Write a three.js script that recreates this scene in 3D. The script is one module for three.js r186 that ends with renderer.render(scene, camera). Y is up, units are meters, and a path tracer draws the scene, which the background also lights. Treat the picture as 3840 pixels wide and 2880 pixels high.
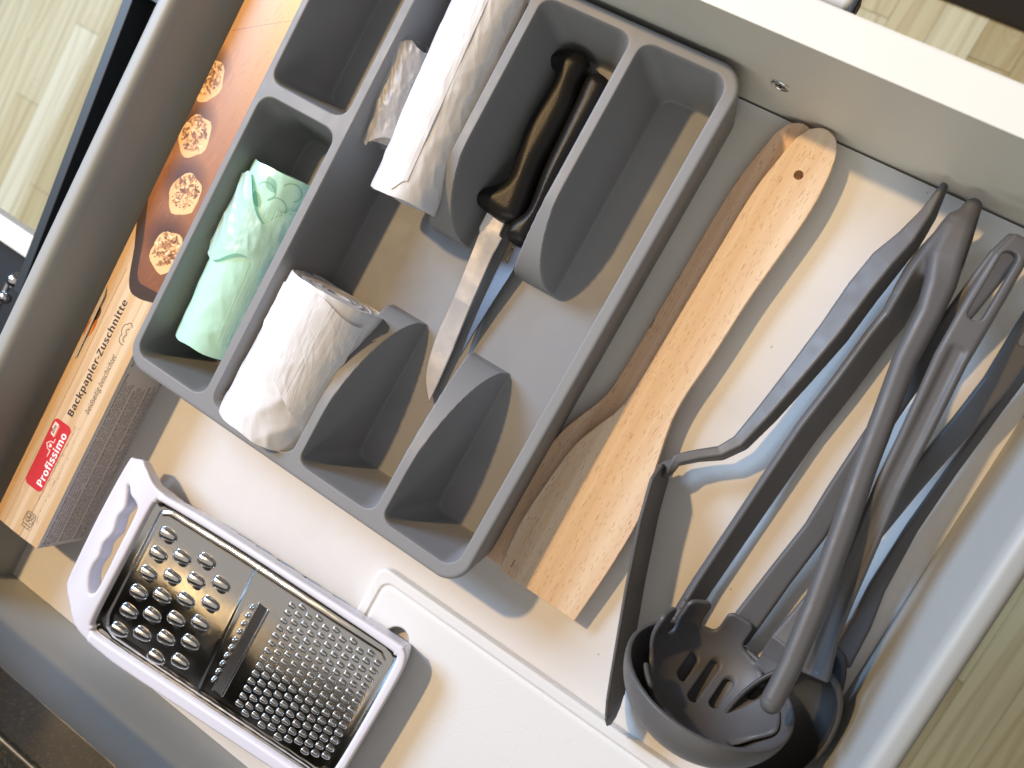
import * as THREE from 'three';
import { RoundedBoxGeometry } from 'three/addons/geometries/RoundedBoxGeometry.js';
import { mergeGeometries, mergeVertices, toCreasedNormals } from 'three/addons/utils/BufferGeometryUtils.js';
import { RectAreaLightUniformsLib } from 'three/addons/lights/RectAreaLightUniformsLib.js';

// ---------------------------------------------------------------- camera, light, exposure
// x: across the drawer from its left wall, y: up from the drawer floor, z: from the drawer front towards the cabinet
const scene = new THREE.Scene();
const camera = new THREE.PerspectiveCamera(48.1, 4 / 3, 0.02, 12);
camera.position.set(0.36842, 0.46411, 0.13593);
camera.up.set(-0.49691, 0.02899, -0.86732);
camera.lookAt(0.36842 - 0.26273, 0.46411 - 0.95756, 0.13593 + 0.11852);
camera.focus = 0.46; camera.userData.fStop = 9;
scene.background = new THREE.Color().setRGB(0.085, 0.081, 0.079);

const renderer = new THREE.WebGLRenderer({ antialias: true });
renderer.setSize(1024, 768);
renderer.toneMapping = THREE.LinearToneMapping;
renderer.toneMappingExposure = 1;
renderer.shadowMap.enabled = true;
RectAreaLightUniformsLib.init();

const lamp = new THREE.PointLight(new THREE.Color().setRGB(1, 0.67, 0.32), 6.1, 0, 2);   // warm ceiling lamp, up to the left
lamp.name = 'ceiling_lamp'; lamp.position.set(-0.58, 1.37, -0.15); lamp.castShadow = true; lamp.shadow.radius = 1.5;
scene.add(lamp);
const windowLight = new THREE.RectAreaLight(new THREE.Color().setRGB(0.46, 0.715, 1.08), 34, 1.12, 0.84);   // daylight window to the left
windowLight.name = 'window_light'; windowLight.position.set(-1.98, 1.75, -0.416); windowLight.lookAt(-0.37, 1.12, -0.076);
scene.add(windowLight);
const kitchenLight = new THREE.RectAreaLight(new THREE.Color().setRGB(0.96, 0.97, 0.88), 2.9, 1.7, 0.7);   // soft light over the worktop behind the drawer
kitchenLight.name = 'worktop_light'; kitchenLight.position.set(0.6, 0.9, 1.7); kitchenLight.lookAt(0.3, 0, 0.1);
scene.add(kitchenLight);
const ceilingGlow = new THREE.RectAreaLight(new THREE.Color().setRGB(1, 0.945, 0.90), 0.38, 3.6, 3.6);   // light thrown back by the white ceiling
ceilingGlow.name = 'ceiling_light'; ceilingGlow.position.set(-0.1, 2.3, 0.3); ceilingGlow.lookAt(-0.1001, 0, 0.3);
scene.add(ceilingGlow);

// ---------------------------------------------------------------- small tools (millimetres in, metres out)
let seedN = 7;
const rnd = () => { seedN = (seedN * 1664525 + 1013904223) >>> 0; return seedN / 4294967296; };
const rr = (a, b) => a + (b - a) * rnd();
const hash = (x, y, z) => { const s = Math.sin(x * 127.1 + y * 311.7 + z * 74.7) * 43758.5453; return s - Math.floor(s); };
function vnoise(x, y, z = 0) {
  const ix = Math.floor(x), iy = Math.floor(y), iz = Math.floor(z), fx = x - ix, fy = y - iy, fz = z - iz;
  const u = fx * fx * (3 - 2 * fx), v = fy * fy * (3 - 2 * fy), w = fz * fz * (3 - 2 * fz), L = (a, b, t) => a + (b - a) * t;
  return L(L(L(hash(ix, iy, iz), hash(ix + 1, iy, iz), u), L(hash(ix, iy + 1, iz), hash(ix + 1, iy + 1, iz), u), v),
    L(L(hash(ix, iy, iz + 1), hash(ix + 1, iy, iz + 1), u), L(hash(ix, iy + 1, iz + 1), hash(ix + 1, iy + 1, iz + 1), u), v), w) * 2 - 1;
}
const clamp = (x, a, b) => Math.min(b, Math.max(a, x)), sstep = (a, b, x) => { const t = clamp((x - a) / (b - a), 0, 1); return t * t * (3 - 2 * t); };
const smin = (a, b, k) => { const h = Math.max(k - Math.abs(a - b), 0) / k; return Math.min(a, b) - h * h * k / 4; };
const smax = (a, b, k) => -smin(-a, -b, k);
const rgb = (r, g, b) => new THREE.Color().setRGB(r, g, b);

const names = new Map();
function numbered(n) { const k = names.get(n) || 0; names.set(n, k + 1); return k ? n + '_' + String(k).padStart(3, '0') : n; }
function thing(name, label, category, base = [0, 0, 0], group) {
  const g = new THREE.Group(); g.name = numbered(name); g.position.set(base[0] / 1000, base[1] / 1000, base[2] / 1000);
  g.userData = { label, category }; if (group) g.userData.group = group;
  g.base = base; scene.add(g); return g;
}
// geo is in drawer millimetres; root is the thing it belongs to, parent a part of it (or the thing itself)
function part(root, name, geo, material, parent = root, label) {
  const b = root.base, m = new THREE.Mesh(geo.clone().translate(-b[0], -b[1], -b[2]).scale(0.001, 0.001, 0.001), material);
  m.name = name; m.castShadow = m.receiveShadow = true; if (label) m.userData.label = label;
  parent.add(m); return m;
}
const box = (x0, x1, y0, y1, z0, z1, r = 0) => (r ? new RoundedBoxGeometry(x1 - x0, y1 - y0, z1 - z0, 3, r) : new THREE.BoxGeometry(x1 - x0, y1 - y0, z1 - z0)).translate((x0 + x1) / 2, (y0 + y1) / 2, (z0 + z1) / 2);

// planar uv in metres from x and z
function uvXZ(geo, sx = 1, sz = 1) {
  const p = geo.attributes.position, a = new Float32Array(p.count * 2);
  for (let i = 0; i < p.count; i++) { a[i * 2] = p.getX(i) / 1000 * sx; a[i * 2 + 1] = p.getZ(i) / 1000 * sz; }
  geo.setAttribute('uv', new THREE.BufferAttribute(a, 2)); return geo;
}

// naive surface nets of a signed distance function, with normals from its gradient
function sdfMesh(f, lo, hi, c) {
  const nx = Math.ceil((hi[0] - lo[0]) / c) + 1, ny = Math.ceil((hi[1] - lo[1]) / c) + 1, nz = Math.ceil((hi[2] - lo[2]) / c) + 1;
  const v = new Float32Array(nx * ny * nz).fill(1e3), B = 4, at = (i, j, k) => i + nx * (j + ny * k);
  for (let k0 = 0; k0 < nz; k0 += B) for (let j0 = 0; j0 < ny; j0 += B) for (let i0 = 0; i0 < nx; i0 += B) {
    const m = f(lo[0] + (i0 + B / 2) * c, lo[1] + (j0 + B / 2) * c, lo[2] + (k0 + B / 2) * c), far = Math.abs(m) > c * B * 1.6;
    for (let k = k0; k < Math.min(k0 + B, nz); k++) for (let j = j0; j < Math.min(j0 + B, ny); j++) for (let i = i0; i < Math.min(i0 + B, nx); i++)
      v[at(i, j, k)] = far ? m : f(lo[0] + i * c, lo[1] + j * c, lo[2] + k * c);
  }
  const id = new Int32Array(nx * ny * nz).fill(-1), pos = [], idx = [];
  const E = [[0, 1], [2, 3], [4, 5], [6, 7], [0, 2], [1, 3], [4, 6], [5, 7], [0, 4], [1, 5], [2, 6], [3, 7]];
  const q = new Float32Array(8);
  for (let k = 0; k < nz - 1; k++) for (let j = 0; j < ny - 1; j++) for (let i = 0; i < nx - 1; i++) {
    let mask = 0;
    for (let n = 0; n < 8; n++) { q[n] = v[at(i + (n & 1), j + ((n >> 1) & 1), k + (n >> 2))]; if (q[n] < 0) mask |= 1 << n; }
    if (!mask || mask === 255) continue;
    let sx = 0, sy = 0, sz = 0, cnt = 0;
    for (const [a, b] of E) if ((q[a] < 0) !== (q[b] < 0)) {
      const t = q[a] / (q[a] - q[b]);
      sx += (a & 1) + ((b & 1) - (a & 1)) * t; sy += ((a >> 1) & 1) + (((b >> 1) & 1) - ((a >> 1) & 1)) * t; sz += (a >> 2) + ((b >> 2) - (a >> 2)) * t; cnt++;
    }
    id[at(i, j, k)] = pos.length / 3;
    pos.push(lo[0] + (i + sx / cnt) * c, lo[1] + (j + sy / cnt) * c, lo[2] + (k + sz / cnt) * c);
  }
  const quad = (a, b, d, e, flip) => { if (a < 0 || b < 0 || d < 0 || e < 0) return; if (flip) idx.push(a, d, b, b, d, e); else idx.push(a, b, d, b, e, d); };
  for (let k = 1; k < nz - 1; k++) for (let j = 1; j < ny - 1; j++) for (let i = 1; i < nx - 1; i++) {
    const s = v[at(i, j, k)] < 0;
    if (s !== (v[at(i + 1, j, k)] < 0)) quad(id[at(i, j - 1, k - 1)], id[at(i, j, k - 1)], id[at(i, j - 1, k)], id[at(i, j, k)], !s);
    if (s !== (v[at(i, j + 1, k)] < 0)) quad(id[at(i - 1, j, k - 1)], id[at(i - 1, j, k)], id[at(i, j, k - 1)], id[at(i, j, k)], !s);
    if (s !== (v[at(i, j, k + 1)] < 0)) quad(id[at(i - 1, j - 1, k)], id[at(i, j - 1, k)], id[at(i - 1, j, k)], id[at(i, j, k)], !s);
  }
  const nrm = new Float32Array(pos.length), e = c * 0.6;
  for (let n = 0; n < pos.length; n += 3) {
    let [x, y, z] = [pos[n], pos[n + 1], pos[n + 2]], gx, gy, gz;
    for (let it = 0; it < 2; it++) {
      gx = f(x + e, y, z) - f(x - e, y, z); gy = f(x, y + e, z) - f(x, y - e, z); gz = f(x, y, z + e) - f(x, y, z - e);
      const l = Math.hypot(gx, gy, gz) || 1; gx /= l; gy /= l; gz /= l;
      if (it === 0) { const d = clamp(f(x, y, z), -c * 0.5, c * 0.5); x -= gx * d; y -= gy * d; z -= gz * d; }
    }
    pos[n] = x; pos[n + 1] = y; pos[n + 2] = z; nrm[n] = gx; nrm[n + 1] = gy; nrm[n + 2] = gz;
  }
  const g = new THREE.BufferGeometry();
  g.setAttribute('position', new THREE.BufferAttribute(new Float32Array(pos), 3));
  g.setAttribute('normal', new THREE.BufferAttribute(nrm, 3));
  g.setIndex(idx); return uvXZ(g);
}
// a flat bar swept along stations [x, y, z, half width, half thickness, (nx, ny, nz of the flat face)]
function strip(st, round = 1.5) {
  const S = st.map((s) => ({ p: [s[0], s[1], s[2]], a: s[3], b: s[4], n: s.length > 5 ? [s[5], s[6], s[7]] : [0, 1, 0] }));
  const segs = [];
  for (let i = 0; i < S.length - 1; i++) {
    const A = S[i], C = S[i + 1], d = [C.p[0] - A.p[0], C.p[1] - A.p[1], C.p[2] - A.p[2]], l = Math.hypot(...d); segs.push({ A, C, d, l, t: d.map((q) => q / l) });
  }
  return (x, y, z) => {
    let best = 1e9;
    for (const { A, C, d, l, t } of segs) {
      const rx = x - A.p[0], ry = y - A.p[1], rz = z - A.p[2];
      const u = (rx * t[0] + ry * t[1] + rz * t[2]) / l, h = clamp(u, 0, 1), over = Math.max(0, u - 1, -u) * l;
      let nx = A.n[0] + (C.n[0] - A.n[0]) * h, ny = A.n[1] + (C.n[1] - A.n[1]) * h, nz = A.n[2] + (C.n[2] - A.n[2]) * h;
      const k = nx * t[0] + ny * t[1] + nz * t[2]; nx -= k * t[0]; ny -= k * t[1]; nz -= k * t[2];
      const nl = Math.hypot(nx, ny, nz) || 1; nx /= nl; ny /= nl; nz /= nl;
      const wx = t[1] * nz - t[2] * ny, wy = t[2] * nx - t[0] * nz, wz = t[0] * ny - t[1] * nx;
      const ox = rx - d[0] * u, oy = ry - d[1] * u, oz = rz - d[2] * u;
      const a = A.a + (C.a - A.a) * h, b = A.b + (C.b - A.b) * h, r = Math.min(round, a, b) * 0.98;
      const qa = Math.hypot(Math.max(0, Math.abs(ox * wx + oy * wy + oz * wz) - a + r), 0), qb = Math.max(0, Math.abs(ox * nx + oy * ny + oz * nz) - b + r);
      const ia = Math.abs(ox * wx + oy * wy + oz * wz) - a + r, ib = Math.abs(ox * nx + oy * ny + oz * nz) - b + r;
      const dd = Math.hypot(qa, qb, over) + Math.min(Math.max(ia, ib, over > 0 ? 0 : -1e9), 0) - r;
      if (dd < best) best = dd;
    }
    return best;
  };
}
const capsule = (A, B, r) => (x, y, z) => { const d = [B[0] - A[0], B[1] - A[1], B[2] - A[2]], p = [x - A[0], y - A[1], z - A[2]], h = clamp((p[0] * d[0] + p[1] * d[1] + p[2] * d[2]) / (d[0] ** 2 + d[1] ** 2 + d[2] ** 2), 0, 1); return Math.hypot(p[0] - d[0] * h, p[1] - d[1] * h, p[2] - d[2] * h) - r; };
// signed distance to a closed polygon of [x, z] points
function poly2(pts) {
  const n = pts.length;
  return (x, z) => {
    let d = 1e18, s = 1;
    for (let i = 0, j = n - 1; i < n; j = i++) {
      const ex = pts[j][0] - pts[i][0], ez = pts[j][1] - pts[i][1], wx = x - pts[i][0], wz = z - pts[i][1], h = clamp((wx * ex + wz * ez) / (ex * ex + ez * ez), 0, 1);
      d = Math.min(d, (wx - ex * h) ** 2 + (wz - ez * h) ** 2);
      const a = z >= pts[i][1], b = z < pts[j][1], cc = ex * wz > ez * wx;
      if ((a && b && cc) || (!a && !b && !cc)) s = -s;
    }
    return s * Math.sqrt(d);
  };
}
const smooth = (pts, n = 60, closed = true) => new THREE.CatmullRomCurve3(pts.map(([x, z]) => new THREE.Vector3(x, 0, z)), closed, 'catmullrom', 0.5).getPoints(n).slice(0, closed ? -1 : undefined).map((p) => [p.x, p.z]);
// rounded extrusion of a 2D distance between heights (functions of x, z allowed)
const slab = (d2, y0, y1, r) => (x, y, z) => { const a = d2(x, z) + r, b = Math.abs(y - (y0 + y1) / 2) - (y1 - y0) / 2 + r; return Math.min(Math.max(a, b), 0) + Math.hypot(Math.max(a, 0), Math.max(b, 0)) - r; };

// ---------------------------------------------------------------- textures
function canvasTex(w, h, draw, repeat, srgb = true) {
  const c = document.createElement('canvas'); c.width = w; c.height = h; draw(c.getContext('2d'), w, h);
  const t = new THREE.CanvasTexture(c); if (srgb) t.colorSpace = THREE.SRGBColorSpace;
  if (repeat) { t.wrapS = t.wrapT = THREE.RepeatWrapping; t.repeat.set(repeat[0], repeat[1]); }
  return t;
}
function noiseTex(size, fn, repeat) {
  const d = new Uint8Array(size * size * 4);
  for (let y = 0; y < size; y++) for (let x = 0; x < size; x++) { const v = clamp(fn(x, y), 0, 1) * 255, o = (y * size + x) * 4; d[o] = d[o + 1] = d[o + 2] = v; d[o + 3] = 255; }
  const t = new THREE.DataTexture(d, size, size); t.magFilter = THREE.LinearFilter; t.wrapS = t.wrapT = THREE.RepeatWrapping; t.repeat.set(...repeat); t.needsUpdate = true; return t;
}
const fineGrain = noiseTex(256, (x, y) => 0.5 + 0.5 * (hash(x, y, 1) - 0.5) + 0.25 * vnoise(x / 3, y / 3), [30, 30]);
const smudge = noiseTex(256, (x, y) => 0.5 + 0.22 * vnoise(x / 40, y / 40, 2) + 0.12 * vnoise(x / 11, y / 11, 5) + 0.06 * vnoise(x / 4, y / 4, 8), [6, 6]);

const wear = noiseTex(256, (x, y) => 0.9 + 0.1 * vnoise(x / 40, y / 40, 2) + 0.07 * vnoise(x / 9, y / 9, 5), [7, 7]);
const cuts = canvasTex(1024, 1024, (g, w, h) => {          // knife marks
  g.fillStyle = 'rgb(160,160,160)'; g.fillRect(0, 0, w, h);
  for (let i = 0; i < 420; i++) { const x = rnd() * w, y = rnd() * h, a = rr(-0.7, 0.7) + (i % 3 ? 0.3 : 1.7), l = rr(30, 220); g.strokeStyle = `rgba(40,40,40,${rr(0.08, 0.5)})`; g.lineWidth = rr(0.6, 1.6); g.beginPath(); g.moveTo(x, y); g.lineTo(x + Math.cos(a) * l, y + Math.sin(a) * l); g.stroke(); }
}, [5, 5], false);
const creases = canvasTex(512, 512, (g, w, h) => {        // fine folds of thin film
  g.fillStyle = 'rgb(128,128,128)'; g.fillRect(0, 0, w, h);
  for (let i = 0; i < 110; i++) { const x = rnd() * w, y = rnd() * h, a = rr(-0.8, 0.8) + 1.0, l = rr(60, 300), c = rnd() < 0.5 ? 255 : 0; for (const k of [26, 15, 7, 3]) { g.strokeStyle = `rgba(${c},${c},${c},${rr(0.03, 0.13)})`; g.lineWidth = k; g.beginPath(); g.moveTo(x, y); g.quadraticCurveTo(x + Math.cos(a) * l * 0.5 + rr(-12, 12), y + Math.sin(a) * l * 0.5, x + Math.cos(a) * l, y + Math.sin(a) * l); g.stroke(); } }
}, [1.5, 0.8], false);
const beechTex = canvasTex(1024, 1024, (g, w, h) => {      // grain along v
  g.fillStyle = 'rgb(238,213,187)'; g.fillRect(0, 0, w, h);
  for (let i = 0; i < 260; i++) { const x = rnd() * w, ww = rr(6, 46); g.fillStyle = `rgba(${rnd() < 0.5 ? '242,218,190' : '216,180,144'},${rr(0.05, 0.2)})`; g.beginPath(); g.moveTo(x, 0); g.bezierCurveTo(x + rr(-30, 30), h * 0.3, x + rr(-30, 30), h * 0.6, x + rr(-14, 14), h); g.lineTo(x + ww, h); g.bezierCurveTo(x + ww + rr(-30, 30), h * 0.6, x + ww + rr(-30, 30), h * 0.3, x + ww, 0); g.fill(); }
  for (let i = 0; i < 1900; i++) { const x = rnd() * w, y = rnd() * h, l = rr(8, 24); g.strokeStyle = `rgba(140,88,52,${rr(0.14, 0.5)})`; g.lineWidth = rr(0.9, 2.2); g.beginPath(); g.moveTo(x, y); g.lineTo(x + rr(-2, 2), y + l); g.stroke(); }
  for (let i = 0; i < 5; i++) { const x = rnd() * w, y = rnd() * h; g.strokeStyle = 'rgba(80,40,20,0.7)'; g.lineWidth = 3; g.beginPath(); g.moveTo(x, y); g.lineTo(x + rr(-4, 4), y + 34); g.stroke(); }
}, [1000 / 150, 1000 / 150].map((v) => v));
const floorTexs = [0, 1, 2, 3].map((k) => canvasTex(256, 512, (g, w, h) => {
  g.fillStyle = ['rgb(222,206,160)', 'rgb(240,228,188)', 'rgb(198,178,130)', 'rgb(244,236,202)'][k]; g.fillRect(0, 0, w, h);
  for (let i = 0; i < 120; i++) { const x = rnd() * w; g.strokeStyle = `rgba(${rnd() < 0.5 ? '150,118,70' : '244,232,196'},${rr(0.03, 0.16)})`; g.lineWidth = rr(1, 9); g.beginPath(); g.moveTo(x, 0); g.bezierCurveTo(x + rr(-26, 26), h * 0.3, x + rr(-26, 26), h * 0.7, x + rr(-10, 10), h); g.stroke(); }
  for (let i = 0; i < 3; i++) { const x = rnd() * w, y = rnd() * h; for (let r = 40; r > 6; r -= 7) { g.strokeStyle = 'rgba(150,112,62,0.10)'; g.lineWidth = 3; g.beginPath(); g.ellipse(x, y, r * 0.5, r * 2.2, 0, 0, 7); g.stroke(); } }
}));
const graniteTex = canvasTex(512, 512, (g, w, h) => {
  g.fillStyle = 'rgb(46,44,34)'; g.fillRect(0, 0, w, h);
  for (let i = 0; i < 9000; i++) { g.fillStyle = `rgba(${['20,22,18', '96,88,62', '70,76,62', '120,92,52'][i % 4]},${rr(0.15, 0.6)})`; g.beginPath(); g.arc(rnd() * w, rnd() * h, rr(0.8, 4), 0, 7); g.fill(); }
}, [7, 7]);

// ---------------------------------------------------------------- materials
const std = (color, roughness, more = {}) => new THREE.MeshStandardMaterial({ color, roughness, metalness: 0, ...more });
const phys = (color, roughness, more = {}) => new THREE.MeshPhysicalMaterial({ color, roughness, metalness: 0, ...more });
const M = {
  trayGrey: std(rgb(0.232, 0.233, 0.238), 0.62, { roughnessMap: wear, bumpMap: fineGrain, bumpScale: 0.00004 }),
  nylon: std(rgb(0.092, 0.088, 0.088), 0.56, { roughnessMap: wear, bumpMap: fineGrain, bumpScale: 0.00005 }),
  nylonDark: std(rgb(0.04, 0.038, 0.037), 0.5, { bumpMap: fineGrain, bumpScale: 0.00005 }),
  sideMetal: std(rgb(0.355, 0.365, 0.355), 0.48, { bumpMap: fineGrain, bumpScale: 0.00003 }),
  panelBack: std(rgb(0.68, 0.665, 0.60), 0.5),
  panelEdge: std(rgb(0.83, 0.81, 0.74), 0.45),
  whitePaint: std(rgb(0.8, 0.8, 0.76), 0.4),
  beech: std(rgb(1, 1, 1), 0.55, { map: beechTex, bumpMap: beechTex, bumpScale: 0.0001 }),
  beechUnder: std(rgb(0.98, 0.90, 0.86), 0.6, { map: beechTex, bumpMap: beechTex, bumpScale: 0.0001 }),
  graterPlastic: phys(rgb(0.80, 0.78, 0.84), 0.32, {}),
  boardPlastic: std(rgb(0.82, 0.81, 0.785), 0.45, { bumpMap: cuts, bumpScale: 0.0004, roughnessMap: wear }),
  steel: std(rgb(0.7, 0.685, 0.66), 0.34, { metalness: 1, roughnessMap: smudge }),
  steelTooth: std(rgb(0.70, 0.69, 0.67), 0.2, { metalness: 1 }),
  bladeSteel: std(rgb(0.72, 0.69, 0.68), 0.42, { metalness: 0.75, roughnessMap: smudge }),
  darkSteel: std(rgb(0.12, 0.12, 0.13), 0.3, { metalness: 0.8 }),
  handleBlack: phys(rgb(0.011, 0.0105, 0.0105), 0.36, { specularIntensity: 0.5, bumpMap: fineGrain, bumpScale: 0.00008 }),
  film: phys(rgb(0.80, 0.79, 0.81), 0.34, { clearcoat: 0.35, clearcoatRoughness: 0.25, bumpMap: creases, bumpScale: 0.00045 }),
  filmThin: phys(rgb(0.72, 0.71, 0.72), 0.4, { transmission: 0.6, thickness: 0, bumpMap: creases, bumpScale: 0.00045, side: THREE.DoubleSide }),
  core: std(rgb(0.78, 0.75, 0.73), 0.55),
  greenInner: phys(rgb(0.36, 0.62, 0.42), 0.4, { side: THREE.DoubleSide }),
  slate: std(rgb(0.02, 0.024, 0.027), 0.5),
  black: std(rgb(0.006, 0.006, 0.006), 0.6),
  granite: std(rgb(0.5, 0.5, 0.44), 0.36, { map: graniteTex }),
  chrome: std(rgb(0.8, 0.8, 0.8), 0.15, { metalness: 1 }),
  crumb: std(rgb(0.12, 0.07, 0.04), 0.8),
  cardboard: std(rgb(0.36, 0.28, 0.2), 0.8),
};

// ---------------------------------------------------------------- the setting: parquet floor and stone worktop
const FLOOR = -780;
{
  const ground = new THREE.Mesh(new THREE.BoxGeometry(4, 0.02, 3.4), std(rgb(0.2, 0.15, 0.09), 0.8));
  ground.name = 'floor'; ground.position.set(0.1, FLOOR / 1000 - 0.0165, 0.1); ground.userData.kind = 'structure'; ground.receiveShadow = true; scene.add(ground);
  const strip57 = 57, mats = [];
  for (let k = 0; k < 4; k++) for (let j = 0; j < 2; j++) { const t = floorTexs[k].clone(); t.wrapS = t.wrapT = THREE.RepeatWrapping; t.repeat.set(j ? 0.24 : 0.2, 1); t.offset.set(j * 0.4, j * 0.3); mats.push(std(j ? rgb(0.93, 0.93, 0.9) : rgb(1, 1, 1), 0.42, { map: t })); }
  const geos = [300, 380, 450].map((l) => new RoundedBoxGeometry(0.0566, 0.007, l / 1000 - 0.0006, 2, 0.0006));
  const lens = [300, 380, 450];
  const seen = (x, z, l) => (x < -720 && x > -1480 && z + l > -80 && z < 720) || (x > 60 && x < 560 && z + l > -600 && z < -150) || (x > 650 && x < 1000 && z + l > 100 && z < 700);
  for (let i = -30; i < 19; i++) {
    const x = 239 + 57 * i + 28; let z = -900 + Math.floor(rnd() * 300), k = 0;
    while (z < 760) {
      const n = Math.floor(rnd() * 3), l = lens[n], mat = mats[Math.floor(rnd() * 8)];
      if (seen(x, z, l)) { const m = new THREE.Mesh(geos[n], mat); m.name = 'plank'; m.position.set(x / 1000 - 0.1, 0.0135 - 0.0003 * (k++ % 2), (z + l / 2) / 1000 - 0.1); m.receiveShadow = true; ground.add(m); }
      z += l;
    }
  }
  const top = new THREE.Mesh(new RoundedBoxGeometry(1.5, 0.035, 0.62, 4, 0.003), M.granite);
  { const p = top.geometry.attributes.position, u = top.geometry.attributes.uv; for (let i = 0; i < p.count; i++) u.setXY(i, p.getX(i), p.getZ(i) + p.getY(i)); }
  top.name = 'worktop'; top.position.set(-0.2, 0.1172, 0.76); top.userData.kind = 'structure'; top.castShadow = top.receiveShadow = true; scene.add(top);
}

{
  const m = thing('floor_mat', 'dark brown mat lying on the parquet beyond the drawer front', 'mat', [800, FLOOR, -760]);
  const g = new RoundedBoxGeometry(1080, 14, 640, 3, 6).translate(800, FLOOR + 7.5, -766);
  part(m, 'woven_mat', uvXZ(g), std(rgb(0.05, 0.034, 0.018), 0.95, { bumpMap: fineGrain, bumpScale: 0.002 }));
}
// ---------------------------------------------------------------- the drawer
const W = 470, D = 480, HS = 65, HF = 98.2;
{
  const d = thing('kitchen_drawer', 'pulled-out white kitchen drawer with grey side walls holding all the utensils', 'drawer', [235, 0, 240]);
  const baseTex = canvasTex(1024, 1024, (g, w, h) => {
    g.fillStyle = 'rgb(223,219,214)'; g.fillRect(0, 0, w, h);
    for (let i = 0; i < 400; i++) { g.fillStyle = `rgba(${rnd() < 0.5 ? '200,192,180' : '236,234,230'},${rr(0.02, 0.06)})`; g.beginPath(); g.ellipse(rnd() * w, rnd() * h, rr(4, 60), rr(3, 30), rnd() * 3, 0, 7); g.fill(); }
    for (let i = 0; i < 26; i++) { g.fillStyle = `rgba(90,62,40,${rr(0.3, 0.8)})`; g.beginPath(); g.arc(rnd() * w, rnd() * h, rr(0.5, 1.3), 0, 7); g.fill(); }
  });
  const bm = std(rgb(1, 1, 1), 0.5, { map: baseTex, roughnessMap: wear });
  const bg = box(0, W, -15.8, 0, 1.3, D - 0.3); uvXZ(bg, 2, 2); part(d, 'base_panel', bg, bm);
  // side walls: a metal profile with a rounded top rail
  const prof = (lean, x0) => {
    const sh = new THREE.Shape(); sh.moveTo(0, -16); sh.lineTo(0, 0); sh.lineTo(lean - 0.6, HS - 8); sh.quadraticCurveTo(lean - 0.2, HS - 0.6, lean + 4.4, HS); sh.lineTo(lean + 7.6, HS); sh.quadraticCurveTo(lean + 12.2, HS - 0.4, lean + 12.4, HS - 6); sh.lineTo(lean + 12.4, -16); sh.lineTo(0, -16);
    const g = new THREE.ExtrudeGeometry(sh, { depth: D + 40, bevelEnabled: false, curveSegments: 12 }).translate(0, 0, 0.5);
    if (x0 === 0) { g.scale(-1, 1, 1); const p = g.attributes.position; for (let i = 0; i < p.count; i += 3) { const q = [p.getX(i), p.getY(i), p.getZ(i)]; p.setXYZ(i, p.getX(i + 1), p.getY(i + 1), p.getZ(i + 1)); p.setXYZ(i + 1, ...q); } g.computeVertexNormals(); }
    const m = mergeVertices(g.translate(x0, 0, 0)); m.deleteAttribute('normal'); m.deleteAttribute('uv'); return uvXZ(toCreasedNormals(mergeVertices(m), 0.6));
  };
  part(d, 'side_wall', prof(20, 0), M.sideMetal); part(d, 'side_wall', prof(7.4, W), M.sideMetal);
  part(d, 'back_wall', box(-18, W + 6, -15, 84, D, D + 12, 2), M.sideMetal);
  const fp = part(d, 'front_panel', box(-62, W + 62, -120, HF - 0.9, -17.6, 0), M.panelBack);
  part(d, 'edge_band', box(-62, W + 62, HF - 0.6, HF, -17.6, 0, 0.25), M.panelEdge, fp);
  part(d, 'front_face', box(-62, W + 62, -120, HF - 0.9, -18.6, -17.9), M.panelEdge, fp);
  // screw cap in the inner face
  const ring = new THREE.TorusGeometry(4.3, 0.7, 10, 28).translate(296.5, 42.3, 0.5), cup = new THREE.CylinderGeometry(3.8, 4.2, 0.9, 24).rotateX(Math.PI / 2).translate(296.5, 42.3, 0.35);
  const sc = part(d, 'screw', mergeGeometries([ring, cup]), M.chrome);
  part(d, 'cross_slot', mergeGeometries([box(294, 299, 41.9, 42.7, 0.7, 1), box(296.1, 296.9, 39.8, 44.8, 0.7, 1)]), M.black, sc);
  // bar handle on the outside of the front
  const h = new THREE.CapsuleGeometry(5.2, 200, 6, 20).rotateZ(Math.PI / 2).translate(200, 22, -54.5);
  const hb = part(d, 'handle', h, M.whitePaint);
  part(d, 'handle_post', mergeGeometries([box(304, 307, 15, 28, -58, -18.8, 1), box(92, 96, 15, 28, -58, -18.8, 1)]), M.slate, hb);
}
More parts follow.
